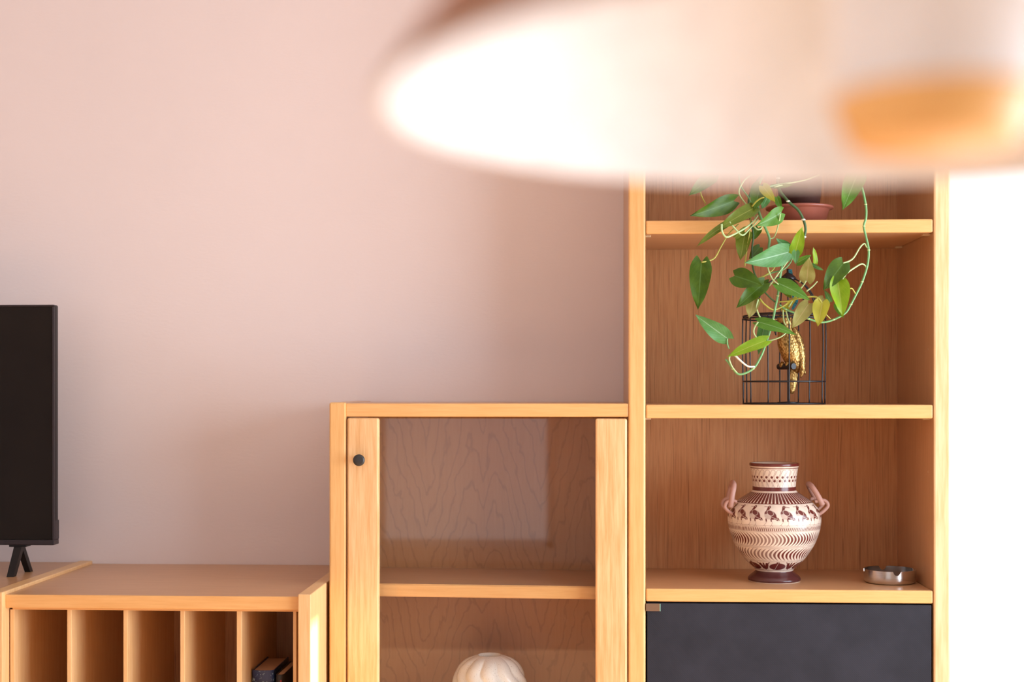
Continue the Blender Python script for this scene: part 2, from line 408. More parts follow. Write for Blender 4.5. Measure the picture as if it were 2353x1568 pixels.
# ------------------------------------------------------------------ pendant lamp (close to the lens)
LC = Vector((0.19029, 0.12702, 0.64045))       # camera frame: right, up, forward
lc = Vector((cy_ * LC.x - sy_ * LC.z, sy_ * LC.x + cy_ * LC.z, CAM_Z + LC.y))
copper = plain('copper_shade', (0.44, 0.165, 0.07), .5)
inner = plain('shade_white', (0.88, 0.88, 0.90), .6, spec=.25)
diff_mat = plain('diffuser_white', (0.88, 0.88, 0.90), .5, spec=.3)
lc.z += .003
lamp = thing('pendant_lamp', lc, 'wide copper pendant lamp shade, white inside, with an amber cap', 'lamp')
op = [(.250, 0), (.240, .016), (.222, .040), (.185, .090), (.140, .150), (.095, .200), (.060, .235), (.044, .258), (.040, .300)]
bm = bmesh.new(); lathe(bm, op, lc, 96, capb=False, capt=True); bm_obj('outer_shade', bm, copper, lamp, smooth=True)
ip = [(.2495, -.0015), (.2465, -.0025), (.2435, -.001), (.236, .014), (.217, .038), (.181, .087), (.136, .147), (.091, .197), (.056, .232), (.030, .240)]
bm = bmesh.new(); lathe(bm, ip, lc, 96, capb=False, capt=True); o = bm_obj('inner_shade', bm, inner, lamp, smooth=True)
bm = bmesh.new(); lathe(bm, [(.0440, .001), (.0448, .004), (.0448, .236)], lc, 64, capb=True); o = bm_obj('diffuser', bm, diff_mat, lamp, smooth=True); o['label'] = 'white cylindrical diffuser'
amber = plain('amber_wood', (0.95, 0.56, 0.21), .42)
bm = bmesh.new(); lathe(bm, [(.0002, -.0210), (.0355, -.0210), (.0375, -.0200), (.0450, -.002), (.0455, .001), (.0450, .0025)], lc, 64, capb=False); o = bm_obj('end_cap', bm, amber, lamp, smooth=True); o['label'] = 'tapered amber end cap'
bm = bmesh.new(); tube(bm, [lc + Vector((0, 0, .295)), lc + Vector((0, 0, H - lc.z - .02))], .0035, 10); bm_obj('cable', bm, black_plastic, lamp)
bm = bmesh.new(); lathe(bm, [(.05, H - lc.z - .03), (.05, H - lc.z + .001)], lc, 40, capt=True); bm_obj('ceiling_rose', bm, copper, lamp)

lamp.rotation_euler = (0, -0.013, 0)          # hangs a touch askew

# ------------------------------------------------------------------ painted amphora
def vase():
    DA = 3.43; sc = FPX / DA
    ctr = at_depth(1779, 1335, DA); zsh_ = zl[1]
    base = Vector((ctr.x, ctr.y, zsh_))
    pr = [(1335.5, 57.5), (1334, 59.3), (1331, 60.2), (1328, 59.5), (1322.6, 55.5), (1316, 47.0), (1312.5, 42.8), (1310, 42.6), (1304, 47.5), (1298, 54.5), (1292, 60.7), (1285, 67.5), (1278, 73.2), (1270.5, 78.6),
          (1263.5, 83.2), (1257, 87.3), (1251, 90.6), (1241, 95.2), (1233, 98.4), (1224.7, 101), (1216, 103.2), (1208, 104.7), (1200, 105.7), (1193, 106.1), (1185, 105.8), (1177.5, 104.4), (1168, 99.5), (1160, 93), (1155, 88), (1150, 82.2), (1143, 71.8), (1136, 61), (1131, 53.2),
          (1129, 50.6), (1126, 49.5), (1117, 49), (1108, 49.6), (1099, 50.5), (1088, 52), (1077.5, 53.6), (1072, 55.4), (1069, 56.6), (1066, 56.6), (1064.5, 55.6)]
    yy = np.array([p[0] for p in pr][::-1]); rr = np.array([p[1] for p in pr][::-1])
    N = 720; ys = np.arange(1335.5, 1064.4, -.72); M = len(ys)
    rs = np.interp(ys, yy, rr); ker = np.array([1, 2, 3, 2, 1]) / 9.
    rs = np.convolve(np.pad(rs, 2, mode='edge'), ker, 'valid')
    th = np.arange(N) * 2 * np.pi / N                     # 0 = facing the camera side (-y)
    zz = (1335.5 - ys) / sc; R_ = rs / sc
    co = np.zeros((M, N, 3)); co[..., 0] = base.x + R_[:, None] * np.sin(th)[None]; co[..., 1] = base.y - R_[:, None] * np.cos(th)[None]; co[..., 2] = base.z + zz[:, None]
    # ---- painted decoration, evaluated per vertex
    TH = np.where(th > np.pi, th - 2 * np.pi, th)[None].repeat(M, 0); YY = ys[:, None].repeat(N, 1); RR = rs[:, None].repeat(N, 1)
    p = np.zeros((M, N))                                   # 0 cream .. 1 maroon
    def put(mask, v):
        p[:] = p * (1 - mask) + v * mask
    ss = lambda d, wd=.5: np.clip(.5 - d / (2 * wd), 0, 1)     # inside where d < 0
    def band(y0, y1, v=1.): put(ss(np.maximum(y0 - YY, YY - y1)), v)
    def seg(x, y, ax, ay, bx_, by, r):
        dx, dy = bx_ - ax, by - ay; t = np.clip(((x - ax) * dx + (y - ay) * dy) / (dx * dx + dy * dy + 1e-9), 0, 1)
        return np.hypot(x - ax - t * dx, y - ay - t * dy) - r
    def cell(n, off=0.):                                    # local x (pixels) in n repeats round the pot, and the repeat's index
        a = 2 * np.pi / n; q = (TH + off) / a; i = np.floor(q + .5); return (q - i) * a * RR, i
    band(1060, 1071.2); band(1074, 1076.6, .85)
    # neck: two rows of leaning loops with dots
    for n, off, yd, ye, dirn in ((26, 0, 1095.3, 1083, 1), (26, .12, 1103.6, 1114.5, -1)):
        x, i = cell(n, off); inr = ss(np.maximum(1078 - YY, YY - 1118))
        for dx in (-12.6, 0, 12.6):
            dd = np.abs(seg(x - dx, YY, -2.5 * dirn if dirn > 0 else -1.0, yd, 3.2 * dirn if dirn > 0 else 3.0, ye, 4.6)) - .45
            dd = np.where((YY < 1099) == (dirn > 0), dd, 9); put(ss(dd, .45) * inr, .8)
            put(ss(np.hypot(x - dx, YY - yd) - 2.9, .6) * inr, 1)
    band(1118.2, 1127.0)
    # shoulder strokes
    x, i = cell(62); inb = ss(np.maximum(1131 - YY, YY - 1153.6)); put(inb, 1)
    wl = .55 + .9 * np.clip((YY - 1140) / 12, 0, 1) ** 3 + .02 * (YY - 1131); put(ss(np.abs(x) - wl, .4) * ss(np.maximum(1132 - YY, YY - 1152)), 0)
    # birds
    x, i = cell(18, math.radians(-8.7)); fl = np.where(i == 0, -1., 1.); hd = x * 1.0
    X_, Y_ = x, YY
    def P(px, py): return (px - 960) / 9.8, 1050 + py / 9.8
    def rot_el(cx, cy, a, b, ang):
        c, s = math.cos(ang), math.sin(ang); u = (X_ - cx) * c + (Y_ - cy) * s; v = -(X_ - cx) * s + (Y_ - cy) * c
        return (np.hypot(u / a, v / b) - 1) * min(a, b)
    m = ss(rot_el(*P(945, 1235), 14.2, 9.2, .42), .5)
    m = np.maximum(m, ss(np.minimum(seg(X_, Y_, *P(1040, 1290), *P(1100, 1325), 3.3), seg(X_, Y_, *P(1100, 1325), *P(1160, 1352), 1.3)), .5))
    tw = np.where(i == 0, 1., 0.)
    nk = seg(X_, Y_, *P(860, 1190), *P(905, 1080), 2.9); m = np.maximum(m, ss(nk, .5))
    m = np.maximum(m, ss(np.hypot(X_ - P(918, 0)[0], Y_ - P(0, 1068)[1]) - 3.0, .5))
    bk1 = seg(X_, Y_, *P(900, 1064), *P(800, 1066), .55); bk2 = seg(X_, Y_, *P(930, 1064), *P(1035, 1080), .55)
    m = np.maximum(m, ss(np.where(tw > 0, bk2, bk1), .45))
    for pts in (((850, 1340), (856, 1390), (815, 1450), (840, 1490)), ((960, 1340), (985, 1400), (970, 1450), (935, 1490)), ((970, 1450), (1000, 1488)), ((815, 1450), (780, 1470))):
        for q0, q1 in zip(pts, pts[1:]): m = np.maximum(m, .8 * ss(seg(X_, Y_, *P(*q0), *P(*q1), .38), .45))
    m = np.maximum(m, ss(np.minimum(seg(X_, Y_, *P(850, 1320), *P(856, 1365), 1.5), seg(X_, Y_, *P(955, 1320), *P(965, 1365), 1.5)), .5))
    # light breast and incised lines
    br = ss(rot_el(*P(885, 1272), 8.2, 5.0, .55), .5); ht = .35 + .35 * np.sin(X_ * 4.2 - Y_ * 2.0)
    m = m * (1 - br) + br * ht
    wg = np.abs(rot_el(*P(940, 1190), 7.6, 5.2, .5)) - .35; m = m * (1 - ss(wg, .4) * .8)
    for q0, q1 in (((870, 1205), (960, 1270)), ((960, 1270), (1130, 1345)), ((1080, 1320), (1110, 1265))):
        m = m * (1 - .85 * ss(seg(X_, Y_, *P(*q0), *P(*q1), .42), .4))
    m = m * (1 - .8 * ss(np.hypot(X_ - P(916, 0)[0], Y_ - P(0, 1066)[1]) - .9, .4))
    put(m * ss(np.maximum(1154.5 - YY, YY - 1202)), 1)
    band(1199.2, 1200.0, .7); band(1202.4, 1203.2, .8)
    x, i = cell(150); dd = np.abs(x + (YY - 1208.5) * .32) - 1.3; put(ss(dd, .5) * ss(np.maximum(1204.2 - YY, YY - 1212.6)), .92)
    band(1213.2, 1214.0, .8); band(1216, 1216.6, .5)
    for n, y0, y1, sg in ((73, 1217, 1247, 1), (55, 1253, 1281, -1)):
        t_ = np.clip((YY - y0) / (y1 - y0), 0, 1); bow = sg * 10.5 * (1 - ((t_ - .52) * 2) ** 2)
        a = 2 * np.pi / n; q = (TH - bow / RR) / a; xx = (q - np.floor(q + .5)) * a * RR
        rnd = .8 + .25 * np.sin(np.floor(q + .5) * 12.9)
        put(ss(np.abs(xx) - 2.7 * np.sin(np.pi * np.clip(t_ * .93 + .05, 0, 1)) ** .8, .5) * ss(np.maximum(y0 - YY, YY - y1)), np.clip(rnd + .1, .75, 1))
    band(1247.6, 1248.4, .75); band(1250.6, 1251.4, .75); band(1282, 1282.7, .8); band(1284.4, 1285.0, .6)
    # lower leaves
    x, i = cell(6); zn = ss(np.maximum(1285.5 - YY, YY - 1305))
    lf = (np.hypot(x / 18.5, (YY - 1296.5) / 8.6) - 1) * 8; tip = seg(x, YY, 0, 1287, 0, 1294, 3.4)
    put(ss(np.minimum(lf, tip), .5) * zn, 1); put(ss(np.abs(x + (YY - 1290) * .35) - .35, .4) * ss(np.minimum(lf, tip), .5) * zn, .1)
    x, i = cell(6, math.pi / 6)
    for s in (-1, 1):
        put(ss(np.minimum(seg(x * s, YY, 3, 1300, 8, 1291, 3.2), seg(x * s, YY, 8, 1291, 15, 1286.5, .9)), .5) * zn, 1)
    put(ss(seg(x, YY, 0, 1303, 0, 1289, 2.0), .5) * zn, 1)
    band(1305.6, 1306.6, .9)
    band(1310.6, 1333.6, 1.1)
    cream = np.array((0.80, 0.66, 0.545)); mar = np.array((0.125, 0.022, 0.018)); foot = np.array((0.095, 0.026, 0.024))
    rng = np.random.default_rng(3); gr = rng.random((M // 8 + 2, N // 8 + 1)); gr = np.kron(gr, np.ones((8, 8)))[:M, :N]
    for ax in (0, 1):
        for _ in range(3): gr = (np.roll(gr, 3, ax) + gr + np.roll(gr, -3, ax)) / 3
    pc = np.clip(p, 0, 1)[..., None]; colr = (cream * (.93 + .25 * (gr[..., None] - .5))) * (1 - pc) + mar * pc
    colr = np.where(p[..., None] > 1.02, foot, colr)
    co = co.reshape(-1, 3); colr = colr.reshape(-1, 3)
    # inner neck
    inn = [(54.0, 1064.2), (52.2, 1065.5), (50.5, 1080), (47.5, 1100), (46.5, 1125), (46, 1140)]
    ir = np.array([[(base.x + r / sc * math.sin(t), base.y - r / sc * math.cos(t), base.z + (1335.5 - y) / sc) for t in th] for r, y in inn]).reshape(-1, 3)
    co = np.vstack([co, ir]); ic = np.tile(np.array((0.62, 0.52, 0.42)), (len(ir), 1)); ic[:N] = mar; colr = np.vstack([colr, ic])
    MM = M + len(inn)
    idx = np.arange(MM * N).reshape(MM, N); A = idx[:-1]; B = idx[1:]
    quads = np.stack([A, np.roll(A, -1, 1), np.roll(B, -1, 1), B], -1).reshape(-1, 4)
    me = bpy.data.meshes.new('body'); me.vertices.add(len(co)); me.vertices.foreach_set('co', co.ravel())
    me.loops.add(quads.size); me.loops.foreach_set('vertex_index', quads.ravel().astype(np.int32))
    me.polygons.add(len(quads)); me.polygons.foreach_set('loop_start', np.arange(0, quads.size, 4, dtype=np.int32)); me.polygons.foreach_set('loop_total', np.full(len(quads), 4, dtype=np.int32))
    me.update(calc_edges=True)
    at_ = me.color_attributes.new('paint', 'FLOAT_COLOR', 'POINT'); at_.data.foreach_set('color', np.hstack([colr, np.ones((len(colr), 1))]).ravel())
    k = NT('painted_ceramic'); ca = k.n('ShaderNodeVertexColor'); ca.layer_name = 'paint'
    k.l(k.mix(.15, ca.outputs[0], k.ramp(k.noise(k.obj(), 90, 4), [(.3, (.6, .5, .45, 1)), (.7, (1, 1, 1, 1))]), 'MULTIPLY'), k.b.inputs['Base Color'])
    k.b.inputs['Roughness'].default_value = .22
    v = thing('amphora', base, 'round ceramic amphora painted with maroon birds and stripes', 'vase')
    link('body', me, k.m, v, smooth=True)
    clay = plain('bare_clay', (0.46, 0.25, 0.20), .5)
    def W(px, py, dy): q = at_depth(px, py, DA); return Vector((q.x, base.y + dy, q.z))
    for pts in (((1676, 1164), (1679, 1140), (1684, 1117), (1684.5, 1110)), ((1884, 1158), (1873, 1137), (1862, 1118), (1858.5, 1113))):
        f0, f1, f2, f3 = pts; path = []
        for (q, dy) in ((f0, -.034), (f1, -.036), (f2, -.026), (f3, 0), (f2, .026), (f1, .036), (f0, .034)): path.append(W(*q, dy))
        bm = bmesh.new(); tube(bm, smoothpts(path, 8), .0066, 14)
        hnd = bm_obj('handle', bm, clay, v, smooth=True)
        sgn = -1 if f0[0] < 1779 else 1
        for dy in (-.034, .034):
            cx = f0[0] + sgn * 1.0; cyy = f0[1] - 1
            if sgn < 0: lp = [(1690, 1152), (1678, 1147.5), (1667, 1153), (1663.5, 1163), (1670, 1172), (1682, 1180), (1692, 1184)]
            else: lp = [(1866, 1150), (1882, 1146.5), (1893, 1151), (1896, 1160), (1890, 1168), (1882, 1175), (1874, 1180)]
            path = []
            for j, q in enumerate(lp):
                w_ = W(*q, dy); s = 1 - abs(j - 3) / 3.
                w_.x = base.x + (w_.x - base.x); path.append(w_)
            bm = bmesh.new(); tube(bm, smoothpts(path, 5), .0042, 10); bm_obj('lug', bm, clay, hnd, smooth=True)
vase()

# ------------------------------------------------------------------ steel ashtray
def ashtray():
    D = 3.40; c = at_depth(2044, 1340, D); c.z = zl[1]; R, h, n = .0612, .0325, 160
    def notch(t):
        v = 0
        for a0 in (-86, 4, 94, 184):
            d = abs((math.degrees(t) - a0 + 180) % 360 - 180) / 8.0
            v = max(v, max(0, 1 - d ** 2) ** .5 if d < 1 else 0)
        return v
    prof = [(.0500, 0), (.0540, .0003), (.0570, .0014), (.0592, .0034), (.0606, .0064), (.0612, .0105), (.0612, .018), (.0612, h), (.0600, h + .0004), (.0588, h), (.0588, .006), (.050, .0035), (.001, .003)]
    bm = bmesh.new(); rings = lathe(bm, prof, c, n, capb=True, capt=True)
    for j in (7, 8, 9):
        for k in range(n): rings[j][k].co.z -= .0095 * notch(2 * math.pi * k / n)
    k = NT('brushed_steel'); k.b.inputs['Base Color'].default_value = (.52, .48, .46, 1); k.b.inputs['Metallic'].default_value = 1; k.b.inputs['Roughness'].default_value = .20
    nz = k.noise(k.mapping(k.obj(), (4, 4, 900)), 1, 2); k.l(k.ramp(nz, [(.3, (.60, .57, .55, 1)), (.7, (.70, .67, .65, 1))]), k.b.inputs['Base Color']); k.bump(nz, .04, .0003)
    o = bm_obj('ashtray', bm, k.m, loc=c, smooth=True); tag(o, 'round brushed steel ashtray with notched rim', 'ashtray')
    md = o.modifiers.new('edge', 'EDGE_SPLIT'); md.split_angle = math.radians(50)
ashtray()

# ------------------------------------------------------------------ white ribbed vase behind the glass
def ribbed():
    D = 3.50; t = at_depth(1125, 1505, D); c = Vector((t.x, t.y, ZLOW)); Ht = t.z - ZLOW
    prof = [(.052, 0), (.060, .006), (.078, .05), (.091, .10), (.0945, .14), (.0925, .165), (.085, .197), (.072, .222), (.055, .237), (.040, .2435), (.031, .246)]
    k_ = Ht / .2475; n = 180; bm = bmesh.new(); fine = []
    rr = np.array([p[0] for p in prof]); zz = np.array([p[1] for p in prof])
    sarr = np.linspace(0, len(prof) - 1, 70); R = np.interp(sarr, range(len(prof)), rr); Zz = np.interp(sarr, range(len(prof)), zz)
    ker = np.ones(5) / 5; R = np.convolve(np.pad(R, 2, mode='edge'), ker, 'valid'); Zz = np.convolve(np.pad(Zz, 2, mode='edge'), ker, 'valid')
    rings = []
    for r, z in zip(R, Zz):
        ring = []
        for j in range(n):
            th = 2 * math.pi * j / n; ph = 11 * (th + .13 * math.sin(z * 62) + .05 * math.sin(z * 125 + 1))
            s = abs(math.sin(ph / 2)); rib = (s ** .75 - .55) * .0085 * min(1, max(0, (r - .032) / .03))
            q = r + rib; ring.append(bm.verts.new((c.x + q * math.cos(th), c.y + q * math.sin(th), c.z + z * k_)))
        rings.append(ring)
    for q, zt_ in ((.0285, .2475), (.0265, .2465), (.0262, .235), (.05, .20)):
        rings.append([bm.verts.new((c.x + q * math.cos(2 * math.pi * j / n), c.y + q * math.sin(2 * math.pi * j / n), c.z + zt_ * k_)) for j in range(n)])
    for A, B in zip(rings, rings[1:]):
        for j in range(n): bm.faces.new((A[j], A[(j + 1) % n], B[(j + 1) % n], B[j]))
    bm.faces.new(rings[0][::-1])
    k = NT('cream_glaze'); sp = k.noise(k.obj(), 420, 2)
    k.l(k.ramp(sp, [(.30, (.50, .42, .35, 1)), (.36, (.82, .77, .71, 1))]), k.b.inputs['Base Color']); k.b.inputs['Roughness'].default_value = .12
    o = bm_obj('ribbed_vase', bm, k.m, loc=c, smooth=True); tag(o, 'cream glazed vase with wavy ribs behind the glass door', 'vase')
ribbed()

# ------------------------------------------------------------------ books in the last slot
def book(name, label, x0, x1, y0, depth, z1, z0, lean, cover, marks=None):
    r = thing(name, ((x0 + x1) / 2, y0 + depth / 2, z0), label, 'book')
    paper = plain('page_edges', (0.62, 0.42, 0.26), .8)
    cx = (x0 + x1) / 2; hw = (x1 - x0) / 2
    def lean_it(o):
        for v in o.data.vertices: v.co.x += lean * (v.co.z)
    bm = bmesh.new(); bx(bm, x0 + .0022, x1 - .0022, y0 + .006, y0 + depth - .003, z0 + .002, z1 - .003); lean_it(bm_obj('page_block', bm, paper, r))
    bm = bmesh.new(); N = 12
    out = []; inn = []
    for j in range(N + 1):
        a = math.pi * j / N; out.append((cx - hw * math.cos(a), y0 + .006 - .010 * math.sin(a))); inn.append((cx - (hw - .0024) * math.cos(a), y0 + .006 - .0078 * math.sin(a)))
    out = [(x0, y0 + depth)] + out + [(x1, y0 + depth)]; inn = [(x0 + .0024, y0 + depth)] + inn + [(x1 - .0024, y0 + depth)]
    V = [[bm.verts.new((p[0], p[1], z)) for p in L] for L in (out, inn) for z in (z0, z1)]
    for j in range(len(out) - 1):
        bm.faces.new((V[0][j], V[0][j + 1], V[1][j + 1], V[1][j])); bm.faces.new((V[2][j], V[3][j], V[3][j + 1], V[2][j + 1]))
        bm.faces.new((V[1][j], V[1][j + 1], V[3][j + 1], V[3][j])); bm.faces.new((V[0][j], V[2][j], V[2][j + 1], V[0][j + 1]))
    for j in (0, -1): bm.faces.new((V[0][j], V[1][j], V[3][j], V[2][j]))
    cv = bm_obj('cover', bm, cover, r); lean_it(cv)
    if marks:
        for (mx, mz, mw, mh, mt) in marks:
            bm = bmesh.new(); bx(bm, mx - mw, mx + mw, y0 - .0045, y0 - .003, mz - mh, mz + mh, .0003, 1); lean_it(bm_obj('spine_mark', bm, mt, cv))
    return r
k = NT('starry_cover'); n1 = k.noise(k.obj(), 130, 3, .6); n2 = k.noise(k.obj(), 16, 2)
base_c = k.ramp(n2, [(.35, (0.020, 0.016, 0.035, 1)), (.62, (0.030, 0.050, 0.14, 1))])
k.l(k.mix(k.ramp(n1, [(.60, (0, 0, 0, 1)), (.66, (1, 1, 1, 1))]), base_c, (0.30, 0.42, 0.50, 1)), k.b.inputs['Base Color']); k.b.inputs['Roughness'].default_value = .35
ZB0 = .345
by = 3.235
b0, b1 = X(579, by), X(630, by); bz = Z(600, 1541, by)
book('book', 'thick dark blue book with pale specks on its spine', b0, b1, by, .165, bz, ZB0, -.004, k.m)
by2 = 3.215; c0, c1 = X(632.5, by2), X(652.5, by2); bz2 = Z(640, 1550.5, by2)
book('book', 'thin black book with a red mark on its spine', c0, c1, by2, .16, bz2, ZB0, .004, plain('black_cover', (0.010, 0.008, 0.009), .4),
     [((c0 + c1) / 2 + .003, bz2 - .022, .0018, .010, plain('red_ink', (0.25, 0.005, 0.01), .5))])

# ------------------------------------------------------------------ trailing pothos on the upper shelf
def leaf_mat(name, c, c2, rib, trans=.25):
    k = NT(name); uv = k.n('ShaderNodeUVMap'); sp = k.n('ShaderNodeSeparateXYZ'); k.l(uv.outputs[0], sp.inputs[0])
    d = k.math('ABSOLUTE', k.math('SUBTRACT', sp.outputs[0], .5))
    v = k.noise(k.obj(), 55, 3); base = k.ramp(v, [(.35, c), (.68, c2)])
    vein = k.math('SINE', k.math('MULTIPLY', k.math('SUBTRACT', sp.outputs[1], k.math('MULTIPLY', d, .8)), 58))
    base = k.mix(k.math('MULTIPLY', k.ramp(vein, [(.86, (0, 0, 0, 1)), (1.0, (1, 1, 1, 1))]), .18), base, rib)
    base = k.mix(k.ramp(d, [(.012, (1, 1, 1, 1)), (.035, (0, 0, 0, 1))]), base, rib)
    k.l(base, k.b.inputs['Base Color']); k.b.inputs['Roughness'].default_value = .36; k.b.inputs['Specular IOR Level'].default_value = .32
    tr = k.n('ShaderNodeBsdfTranslucent'); k.l(base, tr.inputs[0]); mx = k.n('ShaderNodeMixShader'); mx.inputs[0].default_value = trans
    k.l(k.b.outputs[0], mx.inputs[1]); k.l(tr.outputs[0], mx.inputs[2]); k.l(mx.outputs[0], k.t.nodes['Material Output'].inputs[0]); return k.m
LEAF = {'d': leaf_mat('leaf_dark', (0.045, 0.105, 0.004, 1), (0.072, 0.145, 0.006, 1), (0.10, 0.20, 0.04, 1)),
        'm': leaf_mat('leaf_mid', (0.075, 0.200, 0.014, 1), (0.105, 0.250, 0.022, 1), (0.20, 0.36, 0.12, 1)),
        'o': leaf_mat('leaf_olive', (0.115, 0.165, 0.012, 1), (0.150, 0.205, 0.018, 1), (0.26, 0.30, 0.06, 1)),
        'l': leaf_mat('leaf_lime', (0.215, 0.380, 0.012, 1), (0.270, 0.440, 0.020, 1), (0.40, 0.52, 0.08, 1), .35),
        'y': leaf_mat('leaf_yellow', (0.400, 0.400, 0.030, 1), (0.470, 0.450, 0.045, 1), (0.55, 0.52, 0.12, 1), .35),
        't': leaf_mat('leaf_tan', (0.330, 0.310, 0.080, 1), (0.400, 0.390, 0.130, 1), (0.50, 0.42, 0.18, 1), .35),
        'g': leaf_mat('leaf_painted_sheen', (0.085, 0.250, 0.065, 1), (0.115, 0.300, 0.090, 1), (0.30, 0.50, 0.30, 1))}  # last entry: window sheen put into the leaf colour as a bluer green
def leaf_mesh(base, tip, width, roll, fold, droop, lobes):
    """heart-shaped blade from base to tip; world coordinates"""
    ax = tip - base; L = ax.length; ax.normalize()
    view = (base + tip) / 2 - Vector((0, 0, CAM_Z)); view.normalize()
    nrm = (-view + ax * view.dot(ax)).normalized(); side = ax.cross(nrm)
    q = Matrix.Rotation(roll, 3, ax); nrm = q @ nrm; side = q @ side
    hw = width / 2 / max(.35, math.cos(roll)); nu, nv = 14, 8; verts = []; uvs = []
    for i in range(nu + 1):
        t = i / nu
        w_ = max(0.0, 1 - ((t - .24) / .76) ** 1.75) ** .95 if t > .24 else (1 - ((.24 - t) / .24) ** 2.4 * .40)
        if t > .80: w_ *= 1 - (t - .80) * 1.6
        for j in range(nv + 1):
            s = j / nv * 2 - 1; x = s * w_ * hw
            along = t * L - lobes * L * 1.6 * (abs(s) ** 1.1) * (1 - .62 * abs(s) ** 5) * (1 - t) ** 4
            up = abs(s) ** 1.2 * w_ * hw * math.tan(fold) - droop * L * t * t + .12 * hw * math.sin(t * 9 + s * 2) * s * s
            verts.append(base + ax * along + side * x + nrm * up); uvs.append((j / nv, t))
    faces = [(i * (nv + 1) + j, i * (nv + 1) + j + 1, (i + 1) * (nv + 1) + j + 1, (i + 1) * (nv + 1) + j) for i in range(nu) for j in range(nv)]
    me = bpy.data.meshes.new('leaf'); me.from_pydata([tuple(v) for v in verts], [], faces); me.update()
    uvl = me.uv_layers.new(name='uv')
    for lp in me.loops: uvl.data[lp.index].uv = uvs[lp.vertex_index]
    return me
